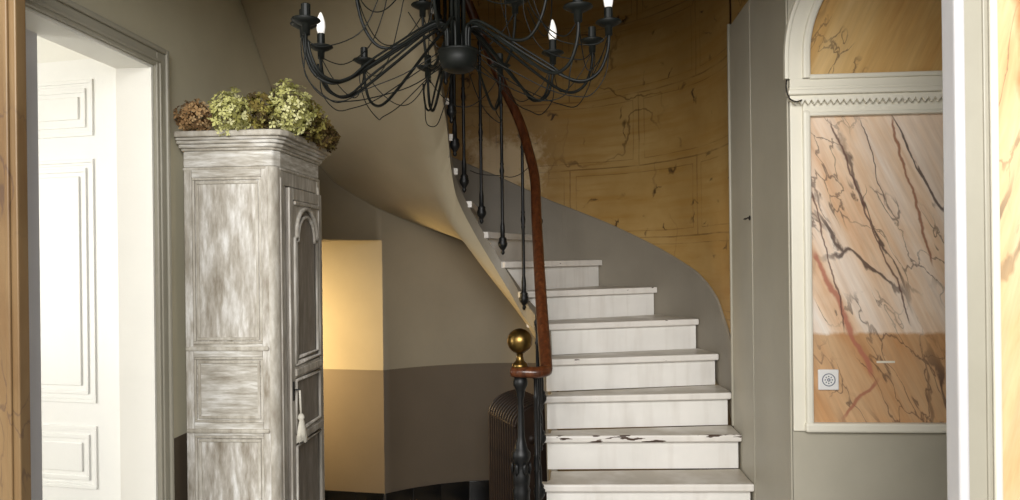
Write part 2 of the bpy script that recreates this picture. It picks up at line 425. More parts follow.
for i in range(22):
    obj('ceiling_board', B(-5.2, XL-.14, -.2+i*.168, -.2+i*.168+.155, 2.912, 2.93), 'white_room', cr, bevel=.003)

# apse walls: lower (cream over taupe dado) and upper (ochre), skirt between
def strip(zlo, zhi, vals, rx=1.208, ry=1.2, nz=1, mi=0, uv=False, bm=None, split=None):
    bm = bm or bmesh.new(); rows = []; uvs = []
    s = 0; prev = None
    for v in vals:
        x, y = plan(v, rx, ry)
        if prev: s += math.hypot(x-prev[0], y-prev[1])
        prev = (x, y); a, b = zlo(v), zhi(v)
        rows.append([(x, y, a+(b-a)*i/nz) for i in range(nz+1)]); uvs.append([(s, a+(b-a)*i/nz) for i in range(nz+1)])
    quadgrid(bm, rows, mi, uvs if uv else None); return bm
OPEN0, OPEN1, OPZ = 133.7, 171.0, 1.845
def vr(a, b, n): return [a+(b-a)*i/n for i in range(n+1)]
top = lambda v: max(1.02, zsof(k_of_out(v))+.06)
bm = bmesh.new()
va, vb, vc = vr(-3, OPEN0, 54), vr(OPEN0, OPEN1, 16), vr(OPEN1, 181, 4)
for vv in (va, vc):
    strip(lambda v: 0, lambda v: 1.0, vv, mi=1, bm=bm); strip(lambda v: 1.0, top, vv, bm=bm)
strip(lambda v: OPZ, top, vb, bm=bm)
# reveal of the opening: far jamb face, near jamb face, lintel
c0 = plan(OPEN0, 1.208, 1.2); c1 = plan(OPEN1, 1.208, 1.2); e0 = (-2.75, 4.95); e1 = (-2.75, c1[1])
for (a, b) in ((c0, e0), (c1, e1)):
    quadgrid(bm, [[(a[0],a[1],0),(a[0],a[1],1.0)],[(b[0],b[1],0),(b[0],b[1],1.0)]], 1)
    quadgrid(bm, [[(a[0],a[1],1.0),(a[0],a[1],OPZ)],[(b[0],b[1],1.0),(b[0],b[1],OPZ)]], 0)
lint = [bm.verts.new((*plan(v, 1.208, 1.2), OPZ)) for v in vb] + [bm.verts.new((*e1, OPZ)), bm.verts.new((*e0, OPZ))]
bm.faces.new(lint)
bmesh.ops.remove_doubles(bm, verts=bm.verts[:], dist=.0005)
wa = struct('wall_back', bm, ['back_upper', 'dado'], 'curved cream wall with taupe dado under the stairs', smooth=False)
for p in wa.data.polygons: p.use_smooth = abs(p.normal.z) < .3 and p.area < .5
# passage end with a small window
bm = bmesh.new()
box(bm, -2.80, -2.75, e1[1]-.05, 5.0, 0, .9); box(bm, -2.80, -2.75, e1[1]-.05, 5.0, 1.75, 1.9); box(bm, -2.80, -2.75, 4.52, 5.0, .9, 1.75); box(bm, -2.80, -2.75, e1[1]-.05, 4.12, .9, 1.75)
struct('wall_passage', bm, 'back_upper', 'cream end wall of the passage under the stairs')
wn = struct('window_1', B(-2.79, -2.765, 4.12, 4.15, .9, 1.75), 'white_room', 'small window lighting the passage under the stairs', 'window')
for a in ((4.15,4.49,.9,.93),(4.15,4.49,1.72,1.75),(4.49,4.52,.9,1.75),(4.31,4.33,.93,1.72)):
    obj('window_frame', B(-2.79, -2.765, *a), 'white_room', wn)

# ochre wall above the stairs
vals = [-4]+vr(0, 180, 90)+vr(181, 232, 3)
bm = strip(lambda v: interp(SK, v)-.08, lambda v: 5.2, vals, nz=4, uv=True)
wo = struct('wall_stair', bm, 'ochre', 'curved ochre wall painted as marble blocks above the stairs', smooth=True)
bm = bmesh.new()   # grey skirt following the stairs
vals2 = vr(-3, 180, 100)+vr(183, 262, 6)
def skb(v): return max(0.0, zsof(k_of_out(v))+.05)
rows = []
for v in vals2:
    a, b = plan(v, 1.208, 1.2), plan(v, 1.196, 1.188); lo, hi = skb(v), interp(SK, v)
    rows.append([(*b, lo), (*b, hi-.006), (b[0]*.6+a[0]*.4, b[1]*.6+a[1]*.4, hi), (*a, hi)])
quadgrid(bm, rows)
struct('trim_3', bm, 'skirt', 'grey painted skirting rising with the curved stairs', 'trim')

# right wall: grey boards below, ochre above
bm = bmesh.new(); L = 0
quadgrid(bm, [[(XR, YN, 0), (XR, YN, 5.2)], [(XR, CY, 0), (XR, CY, 5.2)]], 0, [[(-.99, 0), (-.99, 5.2)], [(0, 0), (0, 5.2)]])
struct('wall_right', bm, 'ochre', 'ochre strip of wall above the grey boarding')
bd = struct('trim_4', B(XR-.009, XR, 3.432, 3.845, 0, 2.885), 'wall_grey', 'tall grey boarding beside the lower stairs', 'trim', bevel=.005)
obj('board', B(XR-.008, XR, YN, 3.426, 0, 2.885), 'wall_grey', bd, bevel=.004)
obj('edge_bead', B(XR-.018, XR, 3.838, 3.856, .85, 2.90), 'trim_grey', bd, bevel=.006)
hk = thing('wall_hook', 'small dark iron hook on the grey boarding beside the stairs', 'hook', (XR-.009, 3.461, 1.89))
obj('plate', lathe(bmesh.new(), [(.011,0),(.011,.004),(.006,.006),(0,.006)], 12), 'cable', hk).rotation_euler = (0, R(-90), 0)
obj('shank', tube(bmesh.new(), [(0,0,0),(-.022,-.004,-.002),(-.032,-.02,-.006),(-.030,-.040,-.008),(-.02,-.05,.0)], .003), 'cable', hk, smooth=True)

# niche wall with marble panels
CXN = 1.372
bm = B(XR, 2.4, YN, YN+.2, 0, 5.2)
nw = struct('wall_niche', bm, 'wall_grey', 'grey wall carrying the arched marble panels')
M['marble_low'] = marble_panel('marble_panel_pink', [(250,240,228), (245,226,208), (236,204,172), (218,170,128)], (1.42, (206,168,112)), 26,
    [(.93,1.74,1.165,1.25,.012,(180,112,92)), (1.02,1.10,1.19,1.26,.009,(166,108,86)), (1.22,2.24,1.38,1.66,.006,(150,98,72)), (1.0,2.24,1.30,1.44,.0045,(104,74,66)), (.93,1.98,1.06,1.42,.004,(110,80,70)), (1.12,2.24,1.20,1.9,.003,(96,74,70))], seed=1.3)
M['marble_top'] = marble_panel('marble_panel_ochre', [(222,190,136), (214,176,116), (204,160,98), (184,132,72)], None, 26, None, seed=4.1, flip=-1)
M['marble_pier_r'] = marble_panel('marble_pier_pale', [(240,220,190), (234,206,166), (228,190,140), (206,150,100)], None, 14,
    [(.955,3.0,1.02,1.95,.028,(176,120,76)), (1.02,1.95,1.0,.6,.008,(150,100,62))], seed=2.2, flip=-1, vein_amt=.7)
M['marble_pier_l'] = marble_panel('marble_pier_ochre', [(140,117,84), (130,106,74), (118,94,64), (98,74,48)], None, 8, None, seed=7.7, vein_amt=.8)
PZ0, PZ1 = 1.084, 2.246
PX0, PX1 = .926, 2*CXN-.926
ZS = 2.47
RI = CXN-.926
panel = struct('wall_niche_panel', B(PX0-.01, PX1+.01, YN-.004, YN, PZ0-.01, PZ1+.01), 'marble_low', 'tall rectangular panel painted as pink and orange marble', 'panel')
arch = [(PX0, 2.384), (PX1, 2.384)] + [(CXN+RI*math.cos(R(a)), ZS+RI*math.sin(R(a))) for a in vr(0, 180, 40)]
def xz_prism(bm, pts, y0, y1):
    n = len(pts); a = [bm.verts.new((p[0], y0, p[1])) for p in pts]; b = [bm.verts.new((p[0], y1, p[1])) for p in pts]
    bm.faces.new(a); bm.faces.new(b[::-1])
    for i in range(n): bm.faces.new((a[i], a[(i+1)%n], b[(i+1)%n], b[i]))
    return bm
struct('wall_niche_arch_panel', xz_prism(bmesh.new(), arch, YN-.004, YN), 'marble_top', 'arched upper panel painted as ochre marble', 'panel')
fr = struct('trim_5', B(XR, .902, YN-.014, YN, 1.052, 2.30), 'frame_cream', 'cream wooden frame around the marble panels', 'trim', bevel=.003)
def fpart(name, *a, bev=.004): return obj(name, B(*a), 'frame_cream', fr, bevel=bev)
fpart('frame_stile', 2*CXN-.902, 2*CXN-XR, YN-.014, YN, 1.052, 2.30)
for s in (0, 1):
    x0, x1 = (.900, .928) if s == 0 else (2*CXN-.928, 2*CXN-.900)
    fpart('bead', x0, x1, YN-.030, YN-.002, 1.052, 2.262, bev=.009)
fpart('bottom_rail', .895, 2*CXN-.895, YN-.034, YN-.001, 1.050, 1.086, bev=.009)
fpart('top_rail', .902, 2*CXN-.902, YN-.020, YN-.001, 2.244, 2.30, bev=.003)
fpart('bead', .918, 2*CXN-.918, YN-.028, YN-.002, 2.240, 2.256, bev=.005)
fpart('cornice', XR-.006, 2*CXN-XR, YN-.034, YN-.001, 2.300, 2.318, bev=.003)
fpart('cornice', XR-.014, 2*CXN-XR, YN-.046, YN-.001, 2.318, 2.338, bev=.005)
fpart('cornice', XR-.008, 2*CXN-XR, YN-.036, YN-.001, 2.338, 2.350, bev=.003)
fpart('frame_rail', XR, 2*CXN-XR, YN-.016, YN-.001, 2.350, 2.386, bev=.003)
# scalloped trim under the cornice, one object for each point
tooth = None
n_t = 44; wt = (2*CXN-2*XR)/n_t
for i in range(n_t):
    x = XR+wt*i
    if tooth is None:
        tooth = obj('scallop', xz_prism(bmesh.new(), [(0,.0),(wt*.5,-.018),(wt,0),(wt,.004),(0,.004)], YN-.042, YN-.030), 'frame_cream', fr)
        t0 = tooth
    else:
        t0 = tooth.copy(); C.objects.link(t0); t0.parent = fr
    t0.location = (x, 0, 2.300)
# arched frame
def ringband(r0, r1, y0, y1, zlow):
    bm = bmesh.new()
    A = [(CXN-r1, zlow)]+[(CXN-r1*math.cos(R(a)), ZS+r1*math.sin(R(a))) for a in vr(0, 180, 40)]+[(CXN+r1, zlow)]
    Bq = [(CXN-r0, zlow)]+[(CXN-r0*math.cos(R(a)), ZS+r0*math.sin(R(a))) for a in vr(0, 180, 40)]+[(CXN+r0, zlow)]
    rows = [[(A[i][0], y1, A[i][1]), (A[i][0], y0, A[i][1]), (Bq[i][0], y0, Bq[i][1]), (Bq[i][0], y1, Bq[i][1])] for i in range(len(A))]
    return quadgrid(bm, rows)
obj('arch_frame', ringband(RI+.022, RI+.082, YN-.016, YN, 2.384), 'frame_cream', fr, bevel=.003)
obj('arch_bead', ringband(RI-.004, RI+.024, YN-.030, YN, 2.384), 'frame_cream', fr, bevel=.008)
obj('arch_bead', ringband(RI+.074, RI+.090, YN-.024, YN, 2.384), 'frame_cream', fr, bevel=.005)
fpart('bead', .925, 2*CXN-.925, YN-.026, YN-.002, 2.380, 2.398, bev=.005)
sk = struct('wall_niche_skim', B(1.165, 1.232, YN-.0048, YN-.004, 1.308, 1.316), 'scrape', 'short white scrape in the pink marble panel', 'scrape')
# socket plate
so = thing('socket_plate', 'square white blanking plate with round motif on pink marble panel', 'wall plate', (.986, YN-.004, 1.246))
obj('plate', B(-.038, .038, -.010, 0, -.039, .039), 'plastic', so, bevel=.004)
def yring(r0, r1, y, n=24, d=.0012):
    bm = bmesh.new(); rows = []
    for i in range(n+1):
        a = 2*math.pi*i/n; cx_, s_ = math.cos(a), math.sin(a)
        rows.append([(r0*cx_, y, r0*s_), (r0*cx_, y-d, r0*s_), (r1*cx_, y-d, r1*s_), (r1*cx_, y, r1*s_)])
    return quadgrid(bm, rows)
obj('ring', yring(.0215, .0245, -.010), 'ink', so)
for i in range(8):
    a = i*math.pi/4; r = .013
    bm = bmesh.new(); bmesh.ops.create_uvsphere(bm, u_segments=8, v_segments=4, radius=.0026)
    o = obj('dot', bm, 'ink', so); o.location = (r*math.cos(a), -.0102, r*math.sin(a)); o.scale = (1, .4, 1)
obj('ring', yring(.003, .006, -.010), 'ink', so)
# loose wire at the cornice end
wr = tag(obj('loose_wire', tube(bmesh.new(), smooth_path([(XR-.022, YN-.05, 2.372), (XR-.026, YN-.056, 2.345), (XR-.022, YN-.055, 2.322), (XR-.012, YN-.056, 2.300), (XR+.01, YN-.056, 2.290), (XR+.032, YN-.052, 2.296)], 6), .0028), 'cable', smooth=True),
    'short dark wire curled round the end of the cream cornice', 'wire')

# front partition: piers either side of the entrance opening
pr = struct('wall_front_right', B(.875, 2.4, YF-.06, YF, 0, 5.2), 'trim_grey', 'grey pier with a marble panel beside the entrance opening')
obj('corner_post', B(.857, .880, YF-.064, YF+.002, 0, 5.2), 'jamb_white', pr, bevel=.010, seg=4)
obj('marble_panel', B(.941, 2.3, YF-.064, YF-.06, .3, 3.4), 'marble_pier_r', pr)
obj('panel_bead', B(.926, .942, YF-.074, YF-.06, .28, 3.42), 'frame_cream', pr, bevel=.005)
obj('panel_bead', B(.914, .921, YF-.066, YF-.06, .28, 3.42), 'trim_grey', pr, bevel=.002)
pl = struct('wall_front_left', B(-2.2, -1.316, YF-.06, YF-.03, 0, 5.2), 'marble_pier_l', 'narrow pier painted as ochre marble by the white door')
obj('panel_bead', B(-1.342, -1.330, YF-.068, YF-.06, 0, 3.42), 'marble_pier_l', pl, bevel=.003)
obj('edge_bead', B(-1.320, -1.312, YF-.062, YF-.026, 0, 5.2), 'marble_pier_l', pl, bevel=.003)
struct('wall_front_lintel', B(-1.316, .875, YF-.06, YF, 2.70, 5.2), 'wall', 'unseen beige wall above the entrance opening, set low to shade the upper hall')  # out of view; lower edge placed to dim light on upper stairs and walls
struct('wall_hall_right', B(2.4, 2.5, YF-.06, YN+.2, 0, 5.2), 'wall_grey', 'grey side wall of the hall')
# ceilings
bm = bmesh.new()
box(bm, XL, 2.4, YF, 2.50, HC, HC+.18); box(bm, XR, 2.4, 2.50, YN, HC, HC+.18)
struct('ceiling', bm, 'ceil', 'cream hall ceiling in front of the stairwell', 'ceiling')
struct('ceiling_stairwell', B(-2.9, 2.4, YF-.06, 5.3, 5.2, 5.3), 'ceil', 'cream ceiling high over the stairwell', 'ceiling')

# black plinth tiles
bb = struct('baseboard_back', strip(lambda v: 0, lambda v: .196, vr(40, OPEN0, 40), 1.204, 1.196), 'grout', 'black glazed tile plinth along the curved wall', 'baseboard')
def tile_between(a, b, off):
    d = Vector((b[0]-a[0], b[1]-a[1])); L = d.length; d /= L; nrm = Vector((d.y, -d.x))
    mid = Vector(((a[0]+b[0])/2, (a[1]+b[1])/2))
    if nrm.dot(Vector((CX, CY-1)) - mid) < 0: nrm = -nrm
    a_ = Vector(a)+d*.0015; b_ = Vector(b)-d*.0015
    pts = [a_+nrm*.002, b_+nrm*.002, b_+nrm*off, a_+nrm*off]
    return prism(bmesh.new(), [(p.x, p.y) for p in pts], .002, .2)
step = 9.4
v = OPEN0
while v > 45:
    obj('tile', tile_between(plan(v, 1.206, 1.198), plan(v-step, 1.206, 1.198), .012), 'black_tile', bb, bevel=.002); v -= step
dv = (Vector(e0)-Vector(c0)).normalized()
for i in range(5):
    a = Vector(c0)+dv*(.2*i); b = Vector(c0)+dv*(.2*i+.2)
    obj('tile', tile_between(tuple(a), tuple(b), .012), 'black_tile', bb, bevel=.002)

# ------------------------------------------------------------------ staircase
st = thing('staircase', 'white painted winding staircase with grey string climbing to the left', 'staircase', (0, 0, 0))
for k in range(-3, 17):
    z = zt(k)
    n = 8
    # tread: nose reaches the string face, the body stays behind it
    f0, f1 = Vector(pin(k, -.018 if k > 3 else -.024)), Vector(pout(k, .016 if k > 1 else .006))
    if -3 <= k <= 1: f1.x = XR-.009
    d = (f1-f0).normalized(); back = Vector((-d.y, d.x))       # uphill direction
    bo_ = .125 if k > 4 else .02
    body_in = [lpt(k+t, bo_) for t in [i/n for i in range(1, n+1)]]
    body_out = [Vector(pout(k+t, .014)) for t in [i/n for i in range(1, n+1)]]
    body_out = [p if p.x < XR-.012 else Vector((XR-.012, p.y)) for p in body_out]
    nd = .036 if k > 3 else .055
    nose_in = f0+back*nd
    pts = [f0, f1] + body_out + [body_out[-1]+back*.02] + body_in[::-1]
    # drop body points lying in front of the nose strip
    pts2 = [p for p in pts[2:] if (p-f0).dot(back) > nd+.002]
    poly = [f0, f1] + pts2 + [f0+d*(.13 if k > 3 else .03)+back*nd, nose_in]
    tr = obj('tread', prism(bmesh.new(), [(p.x, p.y) for p in poly], z-.036, z), 'tread_worn' if k == 1 else 'tread', st, bevel=.009, seg=3)
    # riser below the nose
    rb = .026 if k > 3 else .034
    r0 = lpt(k, .14 if k > 4 else .006)+back*rb; r1 = Vector(pout(k, .026))+back*rb
    if k <= 1: r1 = Vector((XR-.022, r1.y))
    bm = bmesh.new()
    if k > 4:
        q0 = lpt(k, .02)+back*rb
        P = [(q0, z-.034), (q0, z-.085), (r0, z-.172), (r1, z-.172), (r1, z-.034)]
    else: P = [(r0, z-.034), (r0, max(0, z-.172)), (r1, max(0, z-.172)), (r1, z-.034)]
    fa = [bm.verts.new((p.x, p.y, h)) for p, h in P]; fb = [bm.verts.new((p.x+back.x*.012, p.y+back.y*.012, h)) for p, h in P]
    bm.faces.new(fa); bm.faces.new(fb[::-1])
    for q in range(len(P)): bm.faces.new((fa[q], fa[(q+1) % len(P)], fb[(q+1) % len(P)], fb[q]))
    obj('riser', bm, 'riser', st)
# inner string band and spandrel
def zlow(k): return zt(k)-.135
ks = vr(-3.3, 16.8, 170)
bm = bmesh.new(); rows = []
for k in ks:
    lowf = k < 4.0
    a = pin(k, .022 if lowf else 0.0); b = pin(k, .05); zl = 0.0 if lowf else zlow(k)
    zh = max(.02, zt(k)-.24) if lowf else zt(k)-.04
    rows.append([(*b, zl), (*a, zl), (*a, zh), (*b, zh), (*b, zl)])
quadgrid(bm, rows)
obj('string', bm, 'skirt', st)
bm = bmesh.new(); rows = []
for k in [3.4+i*.1 for i in range(135)]:
    a, o = Vector(pin(k, .0)), Vector(pout(k, .003)); row = []
    zi, zo = zlow(k), zsof(k)
    zb = zt(k)-.29
    for t in (0, .03, .06, .10, .2, .35, .5, .7, .85, 1.0):
        p = a.lerp(o, t)
        dip = zi+(zb-zi)*min(1, (t/.10))**.8 if t < .10 else zb+(zo-zb)*((t-.10)/.90)
        row.append((p.x, p.y, dip))
    rows.append(row)
quadgrid(bm, rows)
obj('soffit', bm, 'soffit', st, smooth=True)

# ------------------------------------------------------------------ railing
ra = thing('stair_railing', 'black iron stair railing with wooden handrail and ornate newel post', 'railing', (-.186, 2.98, 0))
off = Vector((.186, -2.98, 0))
def ell(a, z, rx=.21, ry=.29): p = plan(a, rx, ry); return (p[0], p[1], z)
RAILP = [(-.082, 3.00, 1.262), (-.085, 3.06, 1.300), (-.098, 3.20, 1.415), (-.111, 3.36, 1.545), (-.128, 3.58, 1.74), (-.143, 3.78, 1.93), ell(22,2.15), ell(42,2.32), ell(60,2.49), ell(87,2.70), ell(110,2.905), ell(132,3.07), ell(155,3.22), ell(180,3.42), ell(205,3.62), ell(235,3.87), ell(270,4.14), ell(316,4.5)]
rail = smooth_path(RAILP, 10)
start = smooth_path([(-.215, 2.975, 1.262), (-.17, 2.962, 1.262), (-.12, 2.965, 1.260), (-.088, 2.98, 1.262)], 6)
bm = tube(bmesh.new(), [Vector(p)+off for p in start[:-1]+rail], .027, 12, .85)
obj('handrail', bm, 'wood', ra, smooth=True)
obj('rail_cap', lathe(bmesh.new(), [(.0,-.02),(.030,-.02),(.040,-.012),(.042,0),(.038,.012),(.026,.018),(0,.018)], 20, (0,0,1.262)), 'wood', ra, smooth=True)
fin = obj('brass_finial', lathe(bmesh.new(), [(0,1.276),(.030,1.276),(.033,1.284),(.030,1.294),(.022,1.300),(.015,1.310),(.0125,1.325),(.015,1.336)] + [(.051*math.sin(R(a)), 1.385-.051*math.cos(R(a))) for a in range(20, 181, 8)], 28), 'brass', ra, smooth=True)
fin['label'] = 'brass ball finial'
NP = [(0,0),(.06,0),(.06,.04),(.045,.06),(.05,.10),(.038,.14),(.034,.30),(.040,.33),(.036,.36),(.044,.40),(.044,.52),(.036,.55),(.042,.57),(.042,.60),(.034,.62),(.040,.66),(.040,.76),(.044,.785),(.036,.80),(.042,.82),(.042,.85),(.034,.87),(.038,.90),(.046,.915),(.046,.935),(.032,.95),(.030,.985),(.024,1.0),(.021,1.10),(.018,1.145),(.026,1.165),(.020,1.175),(.024,1.19),(.034,1.205),(.036,1.222),(.030,1.235),(.020,1.244)]
nw_ = obj('newel_post', lathe(bmesh.new(), [(r*(.62 if .98 < z_ < 1.17 else .84), z_) for r, z_ in NP], 16), 'iron', ra, smooth=True)
for zc, nn, rr in ((.71, 8, .041), (.46, 8, .045), (.875, 6, .036)):       # cast leaf ornaments
    bm = bmesh.new()
    for i in range(nn):
        a = 2*math.pi*i/nn
        mtx = Matrix.Translation((rr*math.cos(a), rr*math.sin(a), zc)) @ Matrix.Rotation(a, 4, 'Z') @ Matrix.Diagonal((.35, .8, 1.9, 1))
        bmesh.ops.create_icosphere(bm, subdivisions=1, radius=.016, matrix=mtx)
    obj('leaf_collar', bm, 'iron', nw_, smooth=True)
def rail_z(x, y):
    best = min(rail, key=lambda p: (p.x-x)**2+(p.y-y)**2+ (0)); return best.z
BAL = [(-84,.50),(-60,.62),(-36,.80),(-20,.96),(-6,1.12),(22,1.28),(57.7,1.428),(89.6,1.737),(119.8,1.913),(149,2.08),(174,2.26),(186,2.42),(204,2.58),(225,2.76),(247,2.94),(269,3.11),(291,3.28)]
for i, (val, zb) in enumerate(BAL):
    x, y = plan(val, .226, .305); zr = rail_z(x, y)-.012; H = zr-zb
    P = [(0,0),(.008,.006),(.012,.016),(.008,.026),(.015,.036),(.025,.052),(.027,.066),(.020,.084),(.023,.092),(.013,.104),(.013,.16),(.009,.19),(.009,H*.44),(.012,H*.45),(.009,H*.46),(.014,H*.49),(.009,H*.52),(.012,H*.53),(.009,H*.54),(.0085,H-.13),(.012,H-.12),(.008,H-.11),(.008,H-.05),(.014,H-.04),(.014,H-.025),(.008,H-.015),(.008,H)]
    bo = obj('baluster', lathe(bmesh.new(), P, 10, (x+off.x, y+off.y, zb)), 'iron', ra, smooth=True)
    ix, iy = plan(val, .252, .332)
    obj('fixing_stud', tube(bmesh.new(), [(x+off.x, y+off.y, zb+.066), (ix+off.x, iy+off.y, zb+.066)], .012, 8), 'iron', bo, smooth=True)
    bm = bmesh.new()
    for j in range(6):
        a = 2*math.pi*j/6
        bmesh.ops.create_icosphere(bm, subdivisions=1, radius=.010, matrix=Matrix.Translation((x+off.x+.016*math.cos(a), y+off.y+.016*math.sin(a), zb+.072)) @ Matrix.Diagonal((.8,.8,1.8,1)))
    obj('rosette', bm, 'iron', bo, smooth=True)
tag(obj('stair_cable', tube(bmesh.new(), smooth_path([ell(140,2.205,.215,.295), ell(120,2.19,.215,.295), ell(90,2.185,.215,.295), ell(75,2.175,.215,.295), ell(58,2.19,.215,.295), ell(42,2.22,.215,.295)], 6), .0022), 'cable', smooth=True),
    'thin dark cable strung across the balusters', 'cable')

# ------------------------------------------------------------------ armoire
AX0, AX1, AY0, AY1, AH = -1.53, -1.149, 2.878, 3.44, 2.10
ax, ay = (AX0+AX1)/2, (AY0+AY1)/2
ar = thing('armoire', 'tall narrow limewashed grey armoire with moulded cornice beside the white door', 'armoire', (ax, ay, 0))
hx_, hy_ = (AX1-AX0)/2, (AY1-AY0)/2
def apart(name, x0, x1, y0, y1, z0, z1, mat, bev=.004, parent=ar):
    return obj(name, B(x0, x1, y0, y1, z0, z1), mat, parent, bevel=bev)
apart('carcass', -hx_+.012, hx_-.02, -hy_+.016, hy_-.012, .06, AH, 'lime_dark', .003)
# side (towards the entrance): stiles, rails, panels
s0, s1 = -hy_, -hy_+.022
apart('stile', -hx_, -hx_+.032, s0, s1, 0, AH, 'lime_v')
apart('stile', hx_-.062, hx_-.030, s0, s1, 0, AH, 'lime_v')
for (z0, z1, m) in ((2.058, AH, 'lime_h'), (1.335, 1.388, 'lime_h'), (1.018, 1.072, 'lime_h'), (.10, .22, 'lime_h')):
    apart('rail', -hx_+.032, hx_-.062, s0, s1, z0, z1, m)
apart('rail_moulding', -hx_+.002, hx_-.034, s0-.008, s0+.006, 1.360, 1.378, 'lime_y', .006)
apart('rail_moulding', -hx_+.002, hx_-.034, s0-.008, s0+.006, 1.030, 1.048, 'lime_y', .006)
for (z0, z1, m) in ((1.388, 2.058, 'lime_v'), (1.072, 1.335, 'lime_h'), (.22, 1.018, 'lime_v')):
    p = apart('side_panel', -hx_+.030, hx_-.060, s0+.012, s1+.004, z0-.004, z1+.004, m, 0)
    bm = bmesh.new(); x0, x1 = -hx_+.032, hx_-.062
    for (a, b, yy) in ((0, .010, .003), (.014, .026, .006)):
        box(bm, x0+a, x1-a, s0+yy, s0+.013, z1-b, z1-a); box(bm, x0+a, x1-a, s0+yy, s0+.013, z0+a, z0+b)
        box(bm, x0+a, x0+b, s0+yy, s0+.013, z0+b, z1-b); box(bm, x1-b, x1-a, s0+yy, s0+.013, z0+b, z1-b)
    obj('panel_moulding', bm, 'lime_y', p, bevel=.003)
# rounded corner posts
for yy in (-1, 1):
    bm = bmesh.new(); pts = []
    cxp, cyp = hx_-.034, yy*(hy_-.034)
    for a in vr(0, 90, 8): pts.append((cxp+.034*math.cos(R(a)), cyp+yy*.034*math.sin(R(a))))
    pts += [(cxp, yy*(hy_-.065)), (hx_, yy*(hy_-.065))]
    if yy < 0: pts = pts[::-1]
    obj('corner_post', prism(bmesh.new(), pts, 0, AH), 'lime_y', ar, bevel=.003)
    apart('post_bead', hx_-.008, hx_+.004, yy*(hy_-.052)-.007, yy*(hy_-.052)+.007, .12, AH-.04, 'lime_front', .005)
# door on the front (+x)
dy0, dy1 = -hy_+.118, hy_-.040
apart('front_frame', hx_-.022, hx_-.004, -hy_+.06, dy0-.006, .12, 2.06, 'lime_front')
apart('front_frame', hx_-.022, hx_-.004, dy1+.004, hy_-.03, .12, 2.06, 'lime_front')
apart('front_rail', hx_-.022, hx_-.002, -hy_+.06, hy_-.03, 2.03, AH, 'lime_front')
apart('plinth_rail', hx_-.022, hx_+.004, -hy_+.06, hy_-.03, 0.04, .13, 'lime_front')
dr = apart('door', hx_-.016, hx_+.002, dy0, dy1, .135, 2.025, 'lime_dark', .003)
F0 = hx_+.002
for (y0, y1) in ((dy0, dy0+.042), (dy1-.042, dy1)): apart('door_stile', F0, F0+.010, y0, y1, .135, 2.025, 'lime_front', .003, dr)
for (z0, z1) in ((1.975, 2.025), (1.222, 1.272), (.945, .985), (.135, .20)): apart('door_rail', F0, F0+.010, dy0+.042, dy1-.042, z0, z1, 'lime_front', .003, dr)
def yz_loop(pts, r, name, mat='lime_front', x=F0+.008):
    P = [(x, p[0], p[1]) for p in pts]; obj(name, tube(bmesh.new(), P, r, 6), mat, dr, smooth=True)
pa, pb = dy0+.050, dy1-.050; pm = (pa+pb)/2; hw = (pb-pa)/2
def arched(inset, zs, rise):
    a, b = pa+inset, pb-inset
    sh = .035                                   # little shoulder before the arch springs
    pts = [(a, 1.285+inset), (a, zs), (a+sh*.7, zs), (a+sh*.7, zs+.012)]
    for t in vr(0, 1, 16):
        ang = math.pi*(1-t); pts.append((pm+(hw-inset-sh*.7)*math.cos(ang), zs+.012+rise*math.sin(ang)))
    pts += [(b-sh*.7, zs), (b, zs), (b, 1.285+inset), (a, 1.285+inset)]
    return pts
yz_loop(arched(0, 1.815, .120), .011, 'arch_moulding')
yz_loop(arched(.024, 1.800, .098), .008, 'arch_moulding')
# spandrel board above the arch
bm = bmesh.new()
ap = arched(-.004, 1.815, .124)[2:-3]
pts = [(pa-.01, 1.99), (pa-.01, 1.812)] + ap + [(pb+.01, 1.812), (pb+.01, 1.99)]
n = len(pts); A = [bm.verts.new((F0, p[0], p[1])) for p in pts]; Bv = [bm.verts.new((F0+.006, p[0], p[1])) for p in pts]
bm.faces.new(A[::-1]); bm.faces.new(Bv)
for i in range(n): bm.faces.new((A[i], A[(i+1)%n], Bv[(i+1)%n], Bv[i]))
obj('spandrel', bm, 'lime_front', dr)
apart('cap_moulding', F0, F0+.018, pa, pb, 1.955, 1.972, 'lime_front', .005, dr)
for (z0, z1) in ((.995, 1.212), (.21, .935)):
    yz_loop([(pa, z0), (pa, z1), (pb, z1), (pb, z0), (pa, z0)], .009, 'panel_moulding')
for (z) in (1.247, .965): apart('rail_moulding', F0+.008, F0+.018, pa-.008, pb+.008, z-.016, z+.016, 'lime_front', .006, dr)
apart('lock_plate', F0+.010, F0+.013, dy0+.010, dy0+.026, 1.135, 1.215, 'iron', .001, dr)
obj('key', tube(bmesh.new(), [(F0+.010, dy0+.018, 1.181), (F0+.024, dy0+.018, 1.181), (F0+.031, dy0+.028, 1.181), (F0+.041, dy0+.018, 1.181), (F0+.031, dy0+.008, 1.181), (F0+.024, dy0+.018, 1.181)], .003), 'iron', dr, smooth=True)
# cornice
for (ex, z0, z1, m) in ((.004, 2.087, 2.100, 'lime_y'), (.001, 2.100, 2.165, 'lime_h'), (.008, 2.165, 2.176, 'lime_y'), (.016, 2.176, 2.192, 'lime_h'), (.026, 2.192, 2.206, 'lime_h'), (.036, 2.206, 2.218, 'lime_h'), (.050, 2.218, 2.242, 'lime_y')):
    x0, x1, y0, y1 = -hx_-min(ex, .022), hx_+ex, -hy_-ex*.7, hy_+ex
    cch = .05
    pts = [(x0, y0), (x1-cch, y0), (x1-.016, y0+.014), (x1, y0+cch), (x1, y1-cch), (x1-.016, y1-.014), (x1-cch, y1), (x0, y1)]
    obj('cornice', prism(bmesh.new(), pts, z0, z1), m, ar, bevel=.006)
